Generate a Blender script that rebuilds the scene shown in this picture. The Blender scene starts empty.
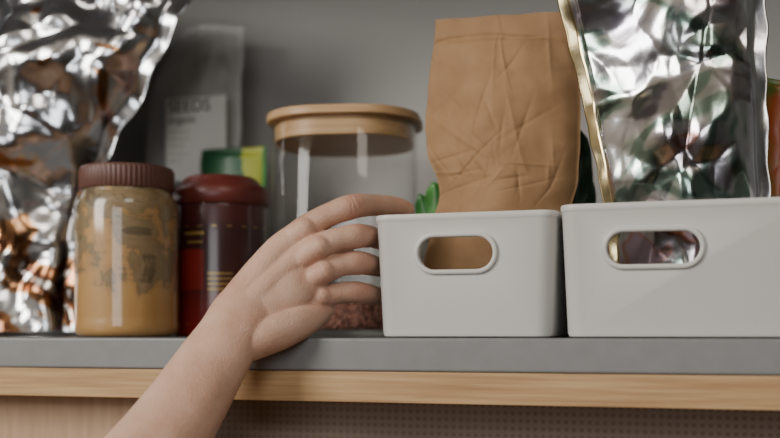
import bpy, bmesh, math, random
from mathutils import Vector, Matrix, noise
random.seed(4)
scn = bpy.context.scene
F_PX = 1083.33
TH = math.radians(17.1)
CAM = Vector((0.25, -0.81, 0.004))
HOR = 333.0
ST, CT = math.sin(TH), math.cos(TH)

def P(px, py, Y):
    """surveyed photo point -> world position on the vertical plane y=Y"""
    u = (px-390)/F_PX
    t = (Y-CAM.y)/(CT+u*ST)
    return Vector((CAM.x+t*(-ST+u*CT), Y, CAM.z+t*(HOR-py)/F_PX))

# ------------------------------------------------------------ materials
def new_mat(name):
    m = bpy.data.materials.new(name); m.use_nodes = True
    nt = m.node_tree
    return m, nt, nt.nodes['Principled BSDF']

def setp(b, **k):
    names = dict(color='Base Color', rough='Roughness', metal='Metallic', trans='Transmission Weight', ior='IOR',
                 coat='Coat Weight', coatr='Coat Roughness', sss='Subsurface Weight', spec='Specular IOR Level', alpha='Alpha')
    for a, v in k.items():
        if a == 'color': v = (*v, 1) if len(v) == 3 else v
        b.inputs[names[a]].default_value = v

def N(nt, typ, **kw):
    n = nt.nodes.new(typ)
    for k, v in kw.items():
        if k in n.inputs: n.inputs[k].default_value = v
        else: setattr(n, k, v)
    return n

def ramp(nt, stops, interp='LINEAR'):
    r = nt.nodes.new('ShaderNodeValToRGB'); r.color_ramp.interpolation = interp
    el = r.color_ramp.elements
    el[0].position = stops[0][0]; el[0].color = (*stops[0][1], 1)
    el[1].position = stops[-1][0]; el[1].color = (*stops[-1][1], 1)
    for p, c in stops[1:-1]:
        e = el.new(p); e.color = (*c, 1)
    return r

def coords(nt, scale=(1,1,1), kind='Object'):
    tc = nt.nodes.new('ShaderNodeTexCoord'); mp = nt.nodes.new('ShaderNodeMapping')
    mp.inputs['Scale'].default_value = scale
    nt.links.new(tc.outputs[kind], mp.inputs['Vector'])
    return mp.outputs['Vector']

def noisy(name, stops, scale=20, vscale=(1,1,1), detail=5, rough=.5, bump=0, bscale=None, bdist=.001, **k):
    m, nt, b = new_mat(name)
    v = coords(nt, vscale)
    n = N(nt, 'ShaderNodeTexNoise', Scale=scale, Detail=detail)
    nt.links.new(v, n.inputs['Vector'])
    r = ramp(nt, stops); nt.links.new(n.outputs['Fac'], r.inputs['Fac'])
    nt.links.new(r.outputs['Color'], b.inputs['Base Color'])
    setp(b, rough=rough, **k)
    if bump:
        n2 = N(nt, 'ShaderNodeTexNoise', Scale=bscale or scale*3, Detail=6)
        nt.links.new(v, n2.inputs['Vector'])
        bp = N(nt, 'ShaderNodeBump', Strength=bump, Distance=bdist)
        nt.links.new(n2.outputs['Fac'], bp.inputs['Height'])
        nt.links.new(bp.outputs['Normal'], b.inputs['Normal'])
    return m

def near(c, d=.08):
    return [(.3, tuple(x*(1-d) for x in c)), (.7, tuple(min(1, x*(1+d)) for x in c))]

M = {}
M['grey'] = noisy('grey_laminate', near((.205,.21,.215), .05), 60, rough=.45, bump=.1, bscale=400)
M['oak'] = noisy('oak_wood', [(.25,(.33,.185,.08)),(.5,(.47,.295,.135)),(.75,(.58,.39,.20))], 9, (1,10,30), 10, rough=.5, bump=.15, bscale=20)
M['oaklow'] = noisy('pale_wood', [(.25,(.40,.26,.155)),(.75,(.56,.39,.26))], 9, (14,6,1), 8, rough=.6)
M['bamboo'] = noisy('bamboo_wood', [(.25,(.42,.25,.11)),(.75,(.59,.39,.20))], 10, (1,8,30), 6, rough=.45)
M['back'] = noisy('cabinet_grey', near((.38,.375,.36), .05), 6, rough=.6)
M['bin'] = noisy('white_plastic', near((.62,.615,.595), .015), 8, rough=.38, bump=.05, bscale=700, bdist=.0004)
M['kraft'] = noisy('kraft_paper', [(.3,(.29,.168,.082)),(.7,(.36,.218,.112))], 40, rough=.68, bump=.45, bscale=60, bdist=.0014, detail=8, spec=.3)
M['pblid'] = noisy('brown_plastic', near((.115,.05,.038)), 30, rough=.42)
M['leaf'] = noisy('leaf_green', [(.4,(.015,.10,.015)),(.6,(.06,.25,.04))], 30, rough=.35)
M['leafdk'] = noisy('dark_leaf_green', [(.4,(.008,.04,.012)),(.6,(.02,.10,.03))], 30, rough=.4)
M['green'] = noisy('green_packet', [(.4,(.01,.09,.02)),(.6,(.04,.26,.05))], 18, rough=.3, coat=.3)
M['dkgreen'] = noisy('dark_green_packet', near((.02,.09,.04)), 18, rough=.4)
M['yellow'] = noisy('yellow_packet', near((.34,.38,.04)), 18, rough=.4)
M['orange'] = noisy('orange_packet', [(.45,(.36,.08,.02)),(.6,(.04,.18,.03))], 22, rough=.35)
M['label'] = noisy('paper_label', near((.72,.72,.70),.03), 30, rough=.6)
M['ink'] = noisy('printed_ink', near((.02,.02,.02)), 30, rough=.6)
M['gold'] = noisy('gold_print', near((.45,.3,.08)), 30, rough=.35, metal=.6)
M['redlabel'] = noisy('red_print', near((.20,.015,.01)), 30, rough=.35)
M['seeds'] = noisy('dark_seeds', [(.4,(.015,.012,.01)),(.65,(.08,.06,.045))], 110, rough=.6, bump=.8, bscale=150, bdist=.003)
M['grains'] = noisy('red_grains', [(.35,(.10,.032,.02)),(.6,(.30,.12,.08)),(.8,(.40,.24,.18))], 200, rough=.5, bump=1, bscale=220, bdist=.004)
M['wall'] = noisy('wall_paint', near((.42,.385,.33), .03), 4, rough=.8)
M['teal'] = noisy('green_paint', near((.10,.11,.10), .1), 3, rough=.6)
M['darkwall'] = noisy('dark_brown_paint', near((.06,.047,.038), .1), 3, rough=.6)
M['floorw'] = noisy('floor_wood', [(.3,(.14,.07,.03)),(.7,(.24,.13,.06))], 4, (1,8,1), rough=.5)

def maroon():
    m, nt, b = new_mat('maroon_tin')
    v = coords(nt)
    sep = nt.nodes.new('ShaderNodeSeparateXYZ'); nt.links.new(v, sep.inputs[0])
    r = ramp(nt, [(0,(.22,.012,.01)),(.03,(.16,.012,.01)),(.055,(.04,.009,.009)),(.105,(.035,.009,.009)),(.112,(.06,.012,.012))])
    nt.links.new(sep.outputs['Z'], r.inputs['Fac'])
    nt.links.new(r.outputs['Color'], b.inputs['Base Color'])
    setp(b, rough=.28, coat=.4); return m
M['maroon'] = maroon()
M['maroonlid'] = noisy('maroon_lid', near((.12,.025,.02)), 30, rough=.35)

def peanut():
    m, nt, b = new_mat('peanut_butter_in_glass')
    v = coords(nt, (1,1,.75))
    n = N(nt, 'ShaderNodeTexNoise', Scale=19, Detail=6, Roughness=.62, Distortion=.9)
    nt.links.new(v, n.inputs['Vector'])
    v0 = coords(nt); sep = nt.nodes.new('ShaderNodeSeparateXYZ'); nt.links.new(v0, sep.inputs[0])
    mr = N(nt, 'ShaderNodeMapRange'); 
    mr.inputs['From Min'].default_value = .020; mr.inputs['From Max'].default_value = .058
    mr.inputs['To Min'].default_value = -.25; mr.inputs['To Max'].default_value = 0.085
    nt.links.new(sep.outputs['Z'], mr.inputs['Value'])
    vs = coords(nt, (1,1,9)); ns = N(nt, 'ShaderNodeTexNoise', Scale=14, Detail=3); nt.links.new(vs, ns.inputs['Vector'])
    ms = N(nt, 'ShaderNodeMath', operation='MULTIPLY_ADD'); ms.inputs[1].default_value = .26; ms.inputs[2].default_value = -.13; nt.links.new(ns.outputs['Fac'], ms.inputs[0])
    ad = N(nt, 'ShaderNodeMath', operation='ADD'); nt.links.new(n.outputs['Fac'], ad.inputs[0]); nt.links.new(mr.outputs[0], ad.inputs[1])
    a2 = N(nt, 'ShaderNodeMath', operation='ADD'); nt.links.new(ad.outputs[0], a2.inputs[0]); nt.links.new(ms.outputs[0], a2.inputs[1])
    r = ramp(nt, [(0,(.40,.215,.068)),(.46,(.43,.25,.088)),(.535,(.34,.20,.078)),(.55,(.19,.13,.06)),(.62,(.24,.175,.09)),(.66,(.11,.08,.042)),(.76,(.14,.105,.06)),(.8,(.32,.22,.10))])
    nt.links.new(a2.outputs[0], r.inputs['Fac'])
    nt.links.new(r.outputs['Color'], b.inputs['Base Color'])
    setp(b, rough=.45, coat=1, coatr=.04); return m
M['pb'] = peanut()

def foil(name, tints, rough=.2, grad=0, bstr=.15, ns=11):
    m, nt, b = new_mat(name)
    v = coords(nt)
    n = N(nt, 'ShaderNodeTexNoise', Scale=ns, Detail=3, Distortion=1.2)
    nt.links.new(v, n.inputs['Vector'])
    fac = n.outputs['Fac']
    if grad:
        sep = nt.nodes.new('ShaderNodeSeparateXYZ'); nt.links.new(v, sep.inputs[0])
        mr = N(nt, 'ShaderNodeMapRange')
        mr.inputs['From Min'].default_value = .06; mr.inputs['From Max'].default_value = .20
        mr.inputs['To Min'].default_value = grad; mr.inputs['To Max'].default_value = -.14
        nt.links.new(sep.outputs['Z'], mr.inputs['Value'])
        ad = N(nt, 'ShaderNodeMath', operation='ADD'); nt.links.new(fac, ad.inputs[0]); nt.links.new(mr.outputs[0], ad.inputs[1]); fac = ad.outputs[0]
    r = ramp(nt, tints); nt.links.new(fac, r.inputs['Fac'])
    nt.links.new(r.outputs['Color'], b.inputs['Base Color'])
    setp(b, rough=rough, metal=1)
    vo = N(nt, 'ShaderNodeTexNoise', Scale=40, Detail=2, Distortion=.6); nt.links.new(v, vo.inputs['Vector'])
    bp = N(nt, 'ShaderNodeBump', Strength=bstr, Distance=.002)
    nt.links.new(vo.outputs['Fac'], bp.inputs['Height']); nt.links.new(bp.outputs['Normal'], b.inputs['Normal'])
    return m
M['foil'] = foil('silver_foil', [(.4,(.68,.70,.74)),(.565,(.66,.67,.70)),(.58,(.50,.27,.13)),(.64,(.26,.12,.06)),(.69,(.10,.05,.035)),(.71,(.6,.56,.52)),(.76,(.64,.64,.66))], grad=.10, ns=13)  # brown patches are room reflections painted into the base colour, denser low down
M['foiledge'] = foil('silver_foil_seal', near((.72,.73,.76)), .22)
M['foil2'] = foil('foil_painted_reflections', [(.34,(.60,.58,.72)),(.43,(.70,.70,.74)),(.455,(.56,.62,.59)),(.47,(.28,.38,.34)),(.51,(.22,.32,.28)),(.535,(.48,.55,.52)),(.55,(.72,.72,.73)),(.61,(.70,.62,.68)),(.63,(.60,.34,.28)),(.68,(.56,.44,.54))], .19, ns=9)  # green and purple tones imitate room reflections within the base colour
M['foilgold'] = foil('gold_foil', near((.76,.62,.34)))

def thin_glass(name, rough=0.0, tint=(.997,.999,.998), base=.035, edge=.7):
    m = bpy.data.materials.new(name); m.use_nodes = True; nt = m.node_tree
    nt.nodes.remove(nt.nodes['Principled BSDF']); out = nt.nodes['Material Output']
    tr = N(nt, 'ShaderNodeBsdfTransparent', Color=(*tint,1)); gl = N(nt, 'ShaderNodeBsdfGlossy', Roughness=rough)
    lw = N(nt, 'ShaderNodeLayerWeight', Blend=.5)
    pw = N(nt, 'ShaderNodeMath', operation='POWER'); pw.inputs[1].default_value = 5; nt.links.new(lw.outputs['Facing'], pw.inputs[0])
    mu = N(nt, 'ShaderNodeMath', operation='MULTIPLY_ADD'); mu.inputs[1].default_value = edge; mu.inputs[2].default_value = base; mu.use_clamp = True
    nt.links.new(pw.outputs[0], mu.inputs[0])
    mx = nt.nodes.new('ShaderNodeMixShader'); nt.links.new(mu.outputs[0], mx.inputs[0]); nt.links.new(tr.outputs[0], mx.inputs[1]); nt.links.new(gl.outputs[0], mx.inputs[2])
    nt.links.new(mx.outputs[0], out.inputs['Surface']); return m
M['glass'] = thin_glass('clear_glass', .01)

def film():
    m, nt, b = new_mat('clear_plastic_film')
    setp(b, color=(.93,.94,.92), rough=.25, alpha=.36); return m
M['film'] = film()

def skin():
    m, nt, b = new_mat('skin')
    v = coords(nt)
    n = N(nt, 'ShaderNodeTexNoise', Scale=30, Detail=5, Roughness=.55); nt.links.new(v, n.inputs['Vector'])
    r = ramp(nt, [(.3,(.56,.335,.235)),(.5,(.65,.42,.31)),(.7,(.70,.475,.36))])
    nt.links.new(n.outputs['Fac'], r.inputs['Fac'])
    at = nt.nodes.new('ShaderNodeAttribute'); at.attribute_name = 'blush'
    mx = nt.nodes.new('ShaderNodeMix'); mx.data_type = 'RGBA'; mx.inputs['B'].default_value = (.53,.215,.15,1)
    nt.links.new(at.outputs['Fac'], mx.inputs['Factor']); nt.links.new(r.outputs['Color'], mx.inputs['A'])
    nt.links.new(mx.outputs['Result'], b.inputs['Base Color'])
    setp(b, rough=.43, sss=.14, spec=.42)
    b.inputs['Subsurface Radius'].default_value = (1,.35,.2); b.inputs['Subsurface Scale'].default_value = .003
    vo = N(nt, 'ShaderNodeTexVoronoi', Scale=750, Randomness=1); nt.links.new(v, vo.inputs['Vector'])
    n2 = N(nt, 'ShaderNodeTexNoise', Scale=230, Detail=5, Roughness=.6); nt.links.new(v, n2.inputs['Vector'])
    ad = N(nt, 'ShaderNodeMath', operation='ADD'); nt.links.new(vo.outputs['Distance'], ad.inputs[0]); nt.links.new(n2.outputs['Fac'], ad.inputs[1])
    bp = N(nt, 'ShaderNodeBump', Strength=.36, Distance=.0009); nt.links.new(ad.outputs[0], bp.inputs['Height'])
    nt.links.new(bp.outputs['Normal'], b.inputs['Normal']); return m
M['skin'] = skin()

def dots():
    m, nt, b = new_mat('dotted_panel')
    v = coords(nt, (1,0,1))
    vo = N(nt, 'ShaderNodeTexVoronoi', Scale=150, Randomness=.05); nt.links.new(v, vo.inputs['Vector'])
    r = ramp(nt, [(.20,(.25,.195,.155)),(.38,(.36,.29,.24))]); nt.links.new(vo.outputs['Distance'], r.inputs['Fac'])
    nt.links.new(r.outputs['Color'], b.inputs['Base Color']); setp(b, rough=.6); return m
M['dots'] = dots()

# ------------------------------------------------------------ mesh helpers
def link(name, mesh, mats, smooth=True, parent=None):
    o = bpy.data.objects.new(name, mesh); scn.collection.objects.link(o)
    for m in (mats if isinstance(mats, (list,tuple)) else [mats]): mesh.materials.append(m)
    if smooth:
        for p in mesh.polygons: p.use_smooth = True
    if parent: o.parent = parent
    return o

def empty(name, loc=(0,0,0)):
    e = bpy.data.objects.new(name, None); e.empty_display_size = .02; e.location = loc
    scn.collection.objects.link(e); return e

def setparent(c, p):
    bpy.context.view_layer.update()
    c.parent = p; c.matrix_parent_inverse = p.matrix_world.inverted()

def box(name, lo, hi, mat, bev=0, seg=3):
    bm = bmesh.new(); bmesh.ops.create_cube(bm, size=1)
    lo, hi = Vector(lo), Vector(hi)
    for v in bm.verts: v.co = Vector([(lo[i]+hi[i])/2+v.co[i]*(hi[i]-lo[i]) for i in range(3)])
    if bev: bmesh.ops.bevel(bm, geom=bm.edges[:], offset=bev, segments=seg, affect='EDGES', profile=.5)
    me = bpy.data.meshes.new(name); bm.to_mesh(me); bm.free()
    return link(name, me, mat, smooth=False)

def lathe(prof, n=64, cap=True):
    bm = bmesh.new(); rings = []
    for r, z in [(p[0], p[1]) for p in prof]:
        rings.append([bm.verts.new((r*math.cos(2*math.pi*i/n), r*math.sin(2*math.pi*i/n), z)) for i in range(n)])
    for k in range(len(rings)-1):
        mi = prof[k][2] if len(prof[k]) > 2 else 0
        for i in range(n):
            f = bm.faces.new((rings[k][i], rings[k][(i+1)%n], rings[k+1][(i+1)%n], rings[k+1][i])); f.material_index = mi
    if cap:
        bm.faces.new(rings[0][::-1]); bm.faces.new(rings[-1])
    bmesh.ops.recalc_face_normals(bm, faces=bm.faces[:])
    return bm

def bm_obj(name, bm, mats, smooth=True, sharp=None):
    me = bpy.data.meshes.new(name); bm.to_mesh(me); bm.free()
    o = link(name, me, mats, smooth)
    if sharp:
        try: me.set_sharp_from_angle(angle=math.radians(sharp))
        except Exception: pass
    return o

def rrect(w, d, r, n=8):
    pts = []
    for cx, cy, a0 in ((w/2-r, d/2-r, 0), (-w/2+r, d/2-r, 90), (-w/2+r, -d/2+r, 180), (w/2-r, -d/2+r, 270)):
        for i in range(n+1):
            a = math.radians(a0+90*i/n); pts.append((cx+r*math.cos(a), cy+r*math.sin(a)))
    return pts

def loft(rings, n=8):
    bm = bmesh.new(); rs = []
    for w, d, r, z in rings:
        rs.append([bm.verts.new((x, y, z)) for x, y in rrect(w, d, r, n)])
    n = len(rs[0])
    for k in range(len(rs)-1):
        for i in range(n): bm.faces.new((rs[k][i], rs[k][(i+1)%n], rs[k+1][(i+1)%n], rs[k+1][i]))
    bm.faces.new(rs[0][::-1]); bm.faces.new(rs[-1])
    bmesh.ops.recalc_face_normals(bm, faces=bm.faces[:])
    return bm

def apply_mods(o):
    bpy.context.view_layer.update()
    dg = bpy.context.evaluated_depsgraph_get()
    me = bpy.data.meshes.new_from_object(o.evaluated_get(dg))
    o.modifiers.clear(); o.data = me

def sm(a, b, x):
    t = max(0, min(1, (x-a)/(b-a))); return t*t*(3-2*t)

def poly(pts, v):
    n = len(pts)-1; s = v*n; i = min(int(s), n-1); f = s-i
    p0 = pts[max(i-1,0)]; p1 = pts[i]; p2 = pts[i+1]; p3 = pts[min(i+2,n)]
    return 0.5*((2*p1)+(p2-p0)*f+(2*p0-5*p1+4*p2-p3)*f*f+(3*p1-p0-3*p2+p3)*f**3)

def crump(p, s, seed):
    q = p*s+Vector((seed*3.1, seed*7.7, seed))
    q = q+noise.noise_vector(q*.6)*.6
    d = noise.voronoi(q)[0]
    return (d[1]-d[0])

def pouch(name, L, R, Y, depth, mats, nu=70, nv=110, amp=.008, cs=18, seed=1, prof=None, seal=.05, yoff=None, matfn=None, topseal=.06, aniso=(1,1,1), w=(.6,.28,.10), common_k=1.0):
    L = [P(*p, Y) for p in L]; R = [P(*p, Y) for p in R]
    prof = prof or (lambda v: 1)
    bm = bmesh.new(); grids = []
    for side in (-1, 1):
        g = []
        for j in range(nv+1):
            v = j/nv; a = poly(L, v); b = poly(R, v); row = []
            for i in range(nu+1):
                u = i/nu; c = a.lerp(b, u)
                e = min(u, 1-u)
                th = depth*math.sqrt(max(0, sm(seal*.5, .5, e)))*prof(v)
                if v > 1-topseal: th *= .15
                q = Vector((c.x*aniso[0], Y+side*.7, c.z*aniso[2]))
                k = crump(q, cs, seed)*w[0]+crump(q, cs*2.3, seed+5)*w[1]+crump(q, cs*5, seed+9)*w[2]
                common = noise.noise(Vector((c.x*9, seed, c.z*9)))*amp*.8+noise.noise(Vector((c.x*30, seed+2, c.z*22)))*amp*.35
                y = c.y+side*th+side*amp*k*sm(0,.1,e)*(1 if th > .002 else .4)+common*common_k+(yoff(u,v) if yoff else 0)
                edge = noise.noise(Vector((c.z*40, seed*2.0+u, 0)))*.0025*(1-sm(0,.15,e))
                row.append(bm.verts.new((c.x+edge, y, c.z+(noise.noise(Vector((c.x*30,seed,0)))*.003 if v>.9 else 0))))
            g.append(row)
        grids.append(g)
    for s, g in enumerate(grids):
        for j in range(nv):
            for i in range(nu):
                q = (g[j][i], g[j][i+1], g[j+1][i+1], g[j+1][i])
                f = bm.faces.new(q if s == 0 else q[::-1])
                if matfn: f.material_index = matfn(i/nu, j/nv, s)
    g0, g1 = grids
    border = [(j, 0) for j in range(nv+1)]+[(nv, i) for i in range(1, nu+1)]+[(j, nu) for j in range(nv-1, -1, -1)]+[(0, i) for i in range(nu-1, 0, -1)]
    m = len(border)
    for k in range(m):
        a = border[k]; b = border[(k+1) % m]
        bm.faces.new((g0[a[0]][a[1]], g0[b[0]][b[1]], g1[b[0]][b[1]], g1[a[0]][a[1]]))
    for v in bm.verts:
        if v.co.z < .0045: v.co.z = .0045
    bmesh.ops.recalc_face_normals(bm, faces=bm.faces[:])
    return bm_obj(name, bm, mats)

# ------------------------------------------------------------ cabinet and room
box('shelf_board', (-.70,.0,-.0262), (.80,.385,0), M['grey'], .002, 3)
box('oak_rail', (-.70,-.001,-.0507), (.80,.385,-.0264), M['oak'], .0008, 2)
box('cabinet_back_panel', (-.70,.386,-.05), (.80,.40,.46), M['back'])
box('cabinet_side_panel', (-.716,.0,-.7), (-.701,.40,.46), M['grey'])
box('cabinet_side_panel', (.801,.0,-.7), (.816,.40,.46), M['grey'])
box('cabinet_top_panel', (-.70,.0,.44), (.80,.385,.46), M['grey'])
box('dotted_splashback', (-.70,.13,-.70), (.80,.15,-.051), M['dots'])
box('wooden_door_panel', (-.699,.04,-.70), (P(150,420,.04).x,.06,-.0515), M['oaklow'], .001)
box('floor', (-2.2,-3.2,-1.30), (2.2,.60,-1.25), M['floorw'])
box('ceiling', (-2.2,-3.2,1.35), (2.2,.60,1.40), M['wall'])
box('wall_back', (-2.2,.42,-1.25), (2.2,.5,1.35), M['wall'])
box('wall_left', (-2.2,-3.2,-1.25), (-2.1,.42,1.35), M['wall'])
box('wall_right', (2.1,-3.2,-1.25), (2.2,.42,1.35), M['teal'])
box('wall_front', (-2.1,-3.2,-1.25), (2.1,-3.1,1.35), M['darkwall'])

# ------------------------------------------------------------ bins
def storage_bin(name, x0, x1, yf, depth, h, hole, extra=None):
    w = x1-x0; cx = (x0+x1)/2; cy = yf+depth/2; t = .0022; tap = .010
    R = .013
    bm = loft([(w-tap-.006, depth-tap-.006, R-.003, .0005), (w-tap-.002, depth-tap-.002, R-.001, .0015), (w-tap, depth-tap, R, .004),
               (w-.002, depth-.002, R, h-.006), (w-.0015, depth-.0015, R, h-.0055), (w, depth, R, h-.004), (w, depth, R, h-.001), (w-.001, depth-.001, R, h),
               (w-2*t, depth-2*t, R-t, h), (w-2*t-.001, depth-2*t-.001, R-t, h-.001), (w-tap-2*t, depth-tap-2*t, R-t, .007), (w-tap-.01, depth-tap-.01, R-.005, .0035)])
    o = bm_obj(name+'_shell', bm, M['bin'])
    o.location = (cx, cy, 0)
    hx, hz, hw, hh = hole
    def stadium(w, h, n=14):
        r = h/2; pts = []
        for c, a0 in ((w/2-r, -90), (-(w/2-r), 90)):
            for i in range(n+1):
                a = math.radians(a0+180*i/n); pts.append((c+r*math.cos(a), r*math.sin(a)))
        return pts
    bc = bmesh.new(); st = stadium(hw, hh)
    a = [bc.verts.new((hx+x, yf-.03, hz+z)) for x, z in st]; b = [bc.verts.new((hx+x, yf+.03, hz+z)) for x, z in st]
    n = len(st)
    for i in range(n): bc.faces.new((a[i], a[(i+1)%n], b[(i+1)%n], b[i]))
    bc.faces.new(a[::-1]); bc.faces.new(b); bmesh.ops.recalc_face_normals(bc, faces=bc.faces[:])
    cut = bm_obj('cut', bc, M['bin'])
    md = o.modifiers.new('b', 'BOOLEAN'); md.object = cut; md.operation = 'DIFFERENCE'; md.solver = 'EXACT'
    apply_mods(o); bpy.data.objects.remove(cut)
    try: o.data.set_sharp_from_angle(angle=math.radians(35))
    except Exception: pass
    slope = (tap/2)/h
    br = bmesh.new(); prof = [(-.0006,.004), (-.0006,-.0012), (.0004,-.0022), (.0024,-.0022), (.0034,-.0012), (.0034,.001)]
    rings = []
    for off, yy in prof:
        s = stadium(hw+2*off, hh+2*off)
        rings.append([br.verts.new((hx+x, yf+tap/2-slope*(hz+z)+yy, hz+z)) for x, z in s])
    for k in range(len(rings)-1):
        for i in range(n): br.faces.new((rings[k][i], rings[k][(i+1)%n], rings[k+1][(i+1)%n], rings[k+1][i]))
    bmesh.ops.recalc_face_normals(br, faces=br.faces[:])
    ring = bm_obj(name+'_handle_rim', br, M['bin'])
    e = empty('storage_bin', (cx, cy, 0)); setparent(o, e); setparent(ring, e)
    return e
yf1, yf2 = .030, .022
b1l, b1r = P(377,213,yf1).x-.0045, P(559,213,yf1).x-.002
c1 = P(455,253,yf1); 
storage_bin('bin', b1l, b1r, yf1, .21, .1, (c1.x, c1.z, .062, .027))
b2l = P(561,207,yf2).x-.002
c2 = P(653,247.5,yf2)
storage_bin('large_bin', b2l, b2l+.19, yf2, .21, .1025, (c2.x, c2.z, .0690, .0255))

# ------------------------------------------------------------ kraft bag
def kprof(v): return .85+.2*math.sin(min(1,v/.75)*math.pi)-.75*sm(.72,1,v)
rk = random.Random(11)
creases = []
for _ in range(46):
    cu, cv = rk.uniform(.05,.95), rk.uniform(.42,.90)
    if rk.random() < .45: cv = rk.uniform(.40,.58)
    an = rk.gauss(0,.9) if rk.random() < .5 else rk.gauss(1.5,.4)
    creases.append((cu, cv, math.cos(an), math.sin(an), rk.uniform(.08,.28), rk.uniform(.006,.018), rk.choice((-1,1,1))*rk.uniform(.0006,.0018)))
def kfold(u, v):
    y = .0; vv = v*2.0
    for cu, cv, ca, sa, ln, wd, am in creases:
        dx, dy = u-cu, vv-cv*2.0
        a = dx*ca+dy*sa; b = -dx*sa+dy*ca
        if abs(a) < ln*2 and abs(b) < wd*6:
            y += am*math.exp(-(a/ln)**2)*math.exp(-abs(b)/wd)
    k = (v-.925-.01*math.sin(u*5))/.004; y += .0022*math.exp(-k*k)
    return y
kb = pouch('kraft_paper_bag',
      [(419,332),(419,280),(434,218),(440,188),(429,155),(426,115),(430,70),(436,20)],
      [(554,332),(558,280),(569,215),(576,188),(580,150),(581,100),(579,60),(576,10)],
      .125, .028, M['kraft'], amp=.009, cs=8, seed=21, prof=kprof, seal=.02, topseal=.08, nu=150, nv=220, yoff=kfold, w=(.36,.24,.09), common_k=1.0)

def fprof(v): return 1.1*math.sin(math.pi*(min(1, .15+v*.85)))**.7+.1
fb = pouch('zip_foil_pouch',
      [(612,332),(610,270),(603,205),(588,130),(572,60),(557,0),(546,-40)],
      [(768,332),(770,270),(770,205),(768,130),(767,60),(766,0),(764,-40)],
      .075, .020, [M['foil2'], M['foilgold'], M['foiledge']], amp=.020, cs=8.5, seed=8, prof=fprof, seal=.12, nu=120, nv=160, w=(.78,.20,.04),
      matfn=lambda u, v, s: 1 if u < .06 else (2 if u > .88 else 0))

def bprof(v): return 1.0-.35*sm(.6,1,v)
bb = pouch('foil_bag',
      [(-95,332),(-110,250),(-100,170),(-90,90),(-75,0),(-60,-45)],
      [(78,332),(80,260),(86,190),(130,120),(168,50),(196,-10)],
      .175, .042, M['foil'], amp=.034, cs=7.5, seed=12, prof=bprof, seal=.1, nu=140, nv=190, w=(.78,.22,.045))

# ------------------------------------------------------------ peanut butter jar
def at_ground(o, px, Y, rot=0):
    p = P(px, 333, Y); o.location = (p.x, Y, 0.0005); o.rotation_euler = (0,0,math.radians(rot)); return o
r = .0485
prof = [(r*.80,0),(r*.93,.0012),(r*.985,.005),(r,.010),(r*.985,.0145),(r*.985,.020),(r*.99,.04),(r*.99,.115),(r*.985,.122),(r*.95,.128),(r*.89,.1325),(r*.86,.135),(r*.86,.150)]
e = empty('peanut_butter_jar', (0,0,0))
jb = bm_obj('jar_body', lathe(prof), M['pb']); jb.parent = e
bm = bmesh.new(); n = 240; rings = []
for rr, z, rib in [(r*.885,.1375,1),(r*.90,.1385,1),(r*.90,.155,1),(r*.895,.1565,0),(r*.87,.1585,0),(r*.80,.159,0),(r*.79,.1582,0)]:
    rings.append([bm.verts.new(((rr+rib*.0006*math.cos(i*math.pi*.5))*math.cos(2*math.pi*i/n), (rr+rib*.0006*math.cos(i*math.pi*.5))*math.sin(2*math.pi*i/n), z)) for i in range(n)])
for k in range(len(rings)-1):
    for i in range(n): bm.faces.new((rings[k][i], rings[k][(i+1)%n], rings[k+1][(i+1)%n], rings[k+1][i]))
bm.faces.new(rings[-1]); bm.faces.new(rings[0][::-1]); bmesh.ops.recalc_face_normals(bm, faces=bm.faces[:])
jl = bm_obj('jar_lid', bm, M['pblid'], sharp=50); jl.parent = e
def curved_label(name, r, a0, a1, z0, z1, mat, parent, n=20):
    bm = bmesh.new(); A = []; B = []
    for i in range(n+1):
        a = math.radians(a0+(a1-a0)*i/n)
        A.append(bm.verts.new((r*math.cos(a), r*math.sin(a), z0))); B.append(bm.verts.new((r*math.cos(a), r*math.sin(a), z1)))
    for i in range(n): bm.faces.new((A[i], A[i+1], B[i+1], B[i]))
    o = bm_obj(name, bm, mat); o.parent = parent; return o
at_ground(e, 127, .096, 40)

# ------------------------------------------------------------ maroon canister
rc = .0468
e = empty('maroon_canister')
prof = [(rc*.96,0),(rc,.002),(rc,.125),(rc*.99,.128)]
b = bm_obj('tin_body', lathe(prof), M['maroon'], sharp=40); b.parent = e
prof = [(rc*1.0,.1285),(rc*1.03,.1295),(rc*1.035,.141),(rc*1.0,.1455),(rc*.93,.149),(rc*.86,.1505),(rc*.78,.1555),(rc*.70,.158),(rc*.3,.1588),(.001,.1588)]
b = bm_obj('tin_lid', lathe(prof), M['maroonlid'], sharp=60); b.parent = e
for k, (z, h, a0, a1) in enumerate([(.098,.003,-112,-84),(.090,.002,-108,-86),(.060,.0012,-80,-50),(.055,.0012,-80,-46),(.050,.0012,-80,-52),(.045,.0012,-80,-48),(.106,.0008,-180,180),(.012,.0008,-180,180)]):
    curved_label('gold_band_%d' % k, rc+.0003, a0, a1, z, z+h, M['gold'], e)
curved_label('red_print_panel', rc+.0002, -120, -84, .045, .084, M['redlabel'], e)
at_ground(e, 221, .176)

# ------------------------------------------------------------ green/yellow packet
gy = pouch('green_tea_packet', [(202,333),(201,240),(201,150)], [(264,333),(265,240),(266,146)], .285, .012,
           [M['dkgreen'], M['yellow'], M['green']], nu=40, nv=40, amp=.002, cs=10, seed=4, seal=.02,
           matfn=lambda u, v, s: 1 if (u > .62+.45*(1-v) and u < .95) else (2 if u > .75 else 0))

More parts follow.
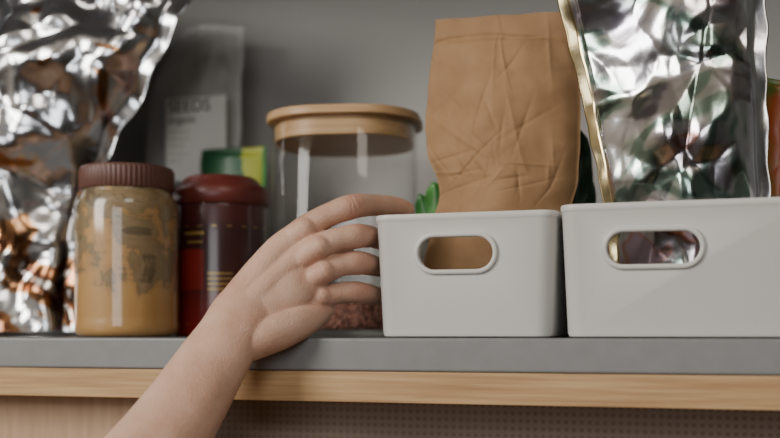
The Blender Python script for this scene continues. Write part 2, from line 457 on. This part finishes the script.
# ------------------------------------------------------------ clear pouch w/ seeds
e = empty('clear_seed_pouch', P(195,333,.30))
cp = pouch('pouch_film', [(148,333),(145,250),(146,150),(156,80),(186,26)], [(240,333),(241,250),(241,150),(243,80),(243,25)], .325, .022,
           M['film'], nu=40, nv=70, amp=.006, cs=14, seed=6, seal=.08)
sd = pouch('seed_fill', [(163,333),(163,250),(163,160),(182,105),(192,60)], [(230,333),(231,250),(231,160),(230,90),(226,54)], .325, .012,
           M['seeds'], nu=30, nv=50, amp=.004, cs=14, seed=6, seal=.08)
lo = P(166,182,.295); hi = P(226,95,.295)
lb = box('pouch_label', (lo.x,.2945,lo.z), (hi.x,.2955,hi.z), M['label'])
parts = [cp, sd, lb]
def text(s, px, py, Y, size):
    c = bpy.data.curves.new('txt', 'FONT'); c.body = s; c.size = size; c.extrude = .0001
    o = bpy.data.objects.new('label_text', c); scn.collection.objects.link(o); c.materials.append(M['ink'])
    o.location = P(px, py, Y); o.rotation_euler = (math.pi/2, 0, 0); return o
for s, py, sz in [('SEEDS', 113, .020), ('organic', 124, .012), ('------------', 134, .007), ('------------', 141, .007), ('----------', 148, .007), ('------------', 156, .007), ('--------', 163, .007)]:
    parts.append(text(s, 168, py, .2942, sz))
for p in parts: setparent(p, e)

# ------------------------------------------------------------ leafy greens behind the paper bag, packet in the second bin
def leaves(name, specs):
    bm = bmesh.new()
    for (bp_, tp_, wd, bend, mi) in specs:
        a = P(*bp_); b = P(*tp_); n = 24; m = 6
        d = (b-a); L = d.length; d.normalize(); sd_ = d.cross(Vector((0,1,0))).normalized(); up = Vector((0,-1,0)); grid = []
        for i in range(n+1):
            t = i/n; row = []
            tb = (t-.55)/.45
            wv = .0012 if t < .55 else max(.0012, wd*math.sqrt(max(0, 1-(2*tb-1)**2))*(1-.25*tb))
            c = a+d*L*t+sd_*bend*math.sin(t*math.pi*.5)**2
            for j in range(-m, m+1):
                s_ = j/m
                row.append(bm.verts.new(c+sd_*wv*s_+up*(-abs(s_)*wv*.45+.0022*math.sin(t*26+s_*3)*abs(s_)*(wv/wd))))
            grid.append(row)
        for i in range(n):
            for j in range(2*m):
                f = bm.faces.new((grid[i][j], grid[i][j+1], grid[i+1][j+1], grid[i+1][j])); f.material_index = mi
    o = bm_obj(name, bm, [M['leaf'], M['leafdk']])
    md = o.modifiers.new('s', 'SOLIDIFY'); md.thickness = .0006; apply_mods(o); return o
leaves('leafy_greens', [((440,290,.175),(434,182,.170),.014,.000,0),((440,290,.178),(420,194,.175),.011,.000,0),((448,290,.185),(446,176,.185),.016,.0,1),
     ((562,290,.175),(583,148,.175),.014,.0,1),((558,290,.18),(588,176,.18),.014,.0,1),((560,290,.185),(580,130,.185),.016,.0,1)])
pouch('orange_snack_packet', [(745,333),(748,210),(752,150),(756,78)], [(800,333),(800,210),(806,150),(806,84)], .14, .010,
      M['orange'], nu=40, nv=50, amp=.005, cs=20, seed=15, seal=.03)

# ------------------------------------------------------------ glass jar with bamboo lid
e = empty('glass_storage_jar')
s = .141; R = .056; H = .207; t = .0026
NN = 16
bm = loft([(s-.012,s-.012,R-.005,.0),(s-.003,s-.003,R-.001,.0015),(s,s,R,.005),(s,s,R,H-.001),(s-.001,s-.001,R,H),
           (s-2*t+.001,s-2*t+.001,R-t,H),(s-2*t,s-2*t,R-t,H-.001),(s-2*t,s-2*t,R-t,.009),(s-2*t-.006,s-2*t-.006,R-t-.001,.006)], NN)
g = bm_obj('glass_body', bm, M['glass'], sharp=50); g.parent = e
s2 = s-2*t-.001
bm = loft([(s2-.006,s2-.006,R-t-.001,.0065),(s2,s2,R-t,.010),(s2,s2,R-t,.029),(s2-.01,s2-.01,R-t,.032)], NN)
g = bm_obj('grain_fill', bm, M['grains']); g.parent = e
sl = s+.009
bm = loft([(s2-.002,s2-.002,R-t,.189),(s2,s2,R-t,.190),(s2,s2,R-t,.2035),(s2-.003,s2-.003,R-t,.2045),(s2-.003,s2-.003,R-t,.2073),(sl-.002,sl-.002,R+.002,.2074),(sl,sl,R+.003,.2083),(sl,sl,R+.003,.2140),(sl-.0015,sl-.0015,R+.002,.2153),(sl-.004,sl-.004,R,.2158)], NN)
g = bm_obj('bamboo_lid', bm, M['bamboo'], sharp=30); g.parent = e
c = P(346,333,.206)
e.location = (c.x, c.y, .0005); e.rotation_euler = (0,0,math.radians(10))

# ------------------------------------------------------------ hand and arm
hb = bmesh.new()
def tube(pts, nr=22, flat=1.0, sub=7):
    C = [P(p[0], p[1], p[2]) for p in pts]; Rr = [p[3] for p in pts]; Fl = [(p[4] if len(p) > 4 else flat) for p in pts]
    V = []
    m = (len(C)-1)*sub
    for k in range(m+1):
        v = k/m; V.append((poly(C, v), poly(Rr, v), poly(Fl, v)))
    rings = []
    def frame(d):
        d = d.normalized(); side = d.cross(Vector((0,1,0))).normalized(); dep = side.cross(d).normalized(); return side, dep
    seq = []
    d0 = (V[1][0]-V[0][0]).normalized(); d1 = (V[-1][0]-V[-2][0]).normalized()
    for a in (80, 60, 40, 20): 
        a = math.radians(a); seq.append((V[0][0]-d0*V[0][1]*math.sin(a)*.95, V[0][1]*math.cos(a), V[0][2], d0))
    for k in range(len(V)):
        d = V[min(k+1, len(V)-1)][0]-V[max(k-1, 0)][0]; seq.append((V[k][0], V[k][1], V[k][2], d))
    for a in (20, 40, 60, 80):
        a = math.radians(a); seq.append((V[-1][0]+d1*V[-1][1]*math.sin(a)*.95, V[-1][1]*math.cos(a), V[-1][2], d1))
    for c, rr, fl, d in seq:
        s_, q_ = frame(d)
        rings.append([hb.verts.new(c+s_*rr*math.cos(2*math.pi*i/nr)+q_*rr*fl*math.sin(2*math.pi*i/nr)) for i in range(nr)])
    for k in range(len(rings)-1):
        for i in range(nr): hb.faces.new((rings[k][i], rings[k][(i+1)%nr], rings[k+1][(i+1)%nr], rings[k+1][i]))
    hb.faces.new(rings[0][::-1]); hb.faces.new(rings[-1])
tube([(20,640,-.22,.043,.95),(82,540,-.16,.041,.9),(136,475,-.115,.0370,.85),(179,415,-.075,.0325,.8),(209,368,-.050,.0288,.78),(228,338,-.036,.0265,.74),(243,314,-.020,.0265,.66),(262,292,-.004,.022,.6)], nr=40)
# broad back of the hand, then the metacarpals on it
tube([(238,322,-.024,.026,.60),(262,298,-.008,.0290,.50),(284,276,.004,.0300,.42),(300,264,.012,.0285,.36)], nr=40)
tube([(226,320,-.024,.016),(258,279,-.003,.0160),(282,250,.010,.0138),(301,234,.017,.0118)])
tube([(232,326,-.026,.017),(266,289,-.005,.0152),(292,264,.008,.0130),(314,250,.013,.0112)])
tube([(238,334,-.026,.017),(272,304,-.005,.0148),(298,285,.009,.0123),(319,273,.015,.0106)])
tube([(246,340,-.020,.016),(274,320,-.001,.0145),(298,308,.012,.0122),(318,299,.019,.0102)])
tube([(249,344,-.032,.014),(276,333,-.019,.0148),(302,322,.000,.0130),(322,310,.024,.0102)])
for p in [(300,233,.0125,.0110),(314,250,.0078,.0102),(319,274,.0102,.0095),(317,299,.0145,.0090)]:
    tube([(p[0]-5,p[1]+3,p[2],p[3]),(p[0]+5,p[1]-3,p[2]+.001,p[3]*.97)])
fingers = [
 [(290,243,.012,.0116),(303,231,.018,.0115),(327,216,.025,.0100),(351,207,.035,.0104),(370,205,.056,.0093),(386,206,.073,.0092),(400,208,.086,.0086),(406,210,.091,.0076)],
 [(302,259,.008,.0106),(316,248,.013,.0111),(339,239,.022,.0098),(358,236,.034,.0103),(371,237,.064,.0093),(378,239,.084,.0088),(382,241,.102,.0078)],
 [(307,281,.010,.0101),(321,272,.015,.0106),(341,265,.024,.0094),(358,263,.035,.0100),(371,265,.062,.0091),(378,267,.082,.0085),(382,269,.099,.0075)],
 [(306,305,.014,.0098),(321,298,.019,.0100),(339,293,.027,.0086),(356,292,.037,.0091),(370,294,.060,.0083),(377,296,.078,.0076),(381,298,.092,.0066)]]
for f in fingers: tube(f)
tube([(236,312,-.010,.015),(258,284,.018,.0150),(282,262,.045,.0125),(306,250,.072,.0110),(328,246,.098,.0102),(346,247,.118,.0085)])
arm = bm_obj('human_hand_and_forearm', hb, M['skin'])
md = arm.modifiers.new('r', 'REMESH'); md.mode = 'VOXEL'; md.voxel_size = .0008; md.use_smooth_shade = True
md = arm.modifiers.new('s', 'SMOOTH'); md.factor = .5; md.iterations = 14
apply_mods(arm)
joints = []
for f in fingers:
    for idx, amp_, nn in ((1,.00020,2),(3,.00062,3)):
        a = P(*f[idx-1][:3]); c = P(*f[idx][:3]); b_ = P(*f[idx+1][:3])
        joints.append((c, (b_-a).normalized(), f[idx][3], amp_, .65 if idx == 3 else .5))
tendons = []
for q0, q1 in (((240,318,-.045),(301,234,.0)),((244,324,-.045),(314,250,-.005)),((248,330,-.045),(319,274,-.003)),((252,336,-.04),(317,299,.0))):
    tendons.append((P(*q0), P(*q1)))
me = arm.data; nor = [v.normal.copy() for v in me.vertices]
at = me.attributes.new('blush', 'FLOAT', 'POINT')
newco = []
for v in me.vertices:
    co = v.co; d = 0; bl = 0
    for c, ax, rr, am, bb_ in joints:
        q = co-c; L2 = q.length
        if L2 < rr*1.9:
            s_ = q.dot(ax); side = (q-ax*s_)
            fall = 1-sm(rr*.3, rr*.95, abs(s_))
            back = max(0, -nor[v.index].y-.1)
            wv = 0
            for k0, kw in ((-.42,.7), (-.02,1), (.34,.7)):
                bow = .16*(1 if k0 > 0 else -1)*(side.length/rr)**2*.3
                k = (s_/rr-k0-bow+.06*math.sin(side.z*420+k0*9))/.085; wv += kw*math.exp(-k*k)
            d -= am*wv*fall*min(1, back*1.3)
            bl = max(bl, bb_*(1-sm(rr*.3, rr*1.7, L2)))
    if nor[v.index].y < -.2:
        for a_, b_ in tendons:
            ab = b_-a_; t_ = (co-a_).dot(ab)/ab.length_squared
            if .12 < t_ < 1.0:
                pl = a_+ab*t_; dd = co-pl; dd.y = 0
                k = dd.length/.0034
                d += .0007*math.exp(-k*k)*sm(.12,.5,t_)*(1-sm(.85,1.0,t_))
    d += noise.noise(co*55)*.0004
    at.data[v.index].value = min(1, max(0, bl+noise.noise(co*45)*.20+.07))
    newco.append(co+nor[v.index]*d)
for v, c_ in zip(me.vertices, newco): v.co = c_
for p in me.polygons: p.use_smooth = True

# ------------------------------------------------------------ lights
def area(name, loc, target, size, energy, color, sy=None):
    l = bpy.data.lights.new(name, 'AREA'); l.energy = energy; l.color = color; l.size = size
    if sy: l.shape = 'RECTANGLE'; l.size_y = sy
    o = bpy.data.objects.new(name, l); scn.collection.objects.link(o); o.location = loc
    o.rotation_euler = (Vector(target)-Vector(loc)).to_track_quat('-Z', 'Y').to_euler(); return o
area('window_light', (-1.4,-1.7,.92), (0,.1,.05), .9, 54, (1,.945,.87), 1.2)
area('overhead_fill_light', (.7,-1.3,1.2), (0.1,.1,.0), .6, 8, (1,.90,.78))  # added overhead light, stands for no known lamp
area('front_fill_light', (.2,-2.9,.35), (0,.3,.15), 1.1, 15, (.97,.97,.97), .9)  # frontal fill added behind the camera to brighten the cabinet interior
w = bpy.data.worlds.new('World'); scn.world = w; w.use_nodes = True
w.node_tree.nodes['Background'].inputs['Color'].default_value = (.65,.65,.65,1); w.node_tree.nodes['Background'].inputs['Strength'].default_value = .3

# ------------------------------------------------------------ camera
cd = bpy.data.cameras.new('camera'); cam = bpy.data.objects.new('camera', cd); scn.collection.objects.link(cam)
cd.lens = 50; cd.sensor_width = 36; cd.clip_start = .01
cam.location = CAM; cam.rotation_euler = (math.pi/2, 0, TH); cd.shift_y = (HOR-219)/780
cd.dof.use_dof = True; cd.dof.focus_distance = .87; cd.dof.aperture_fstop = 2.8
scn.camera = cam
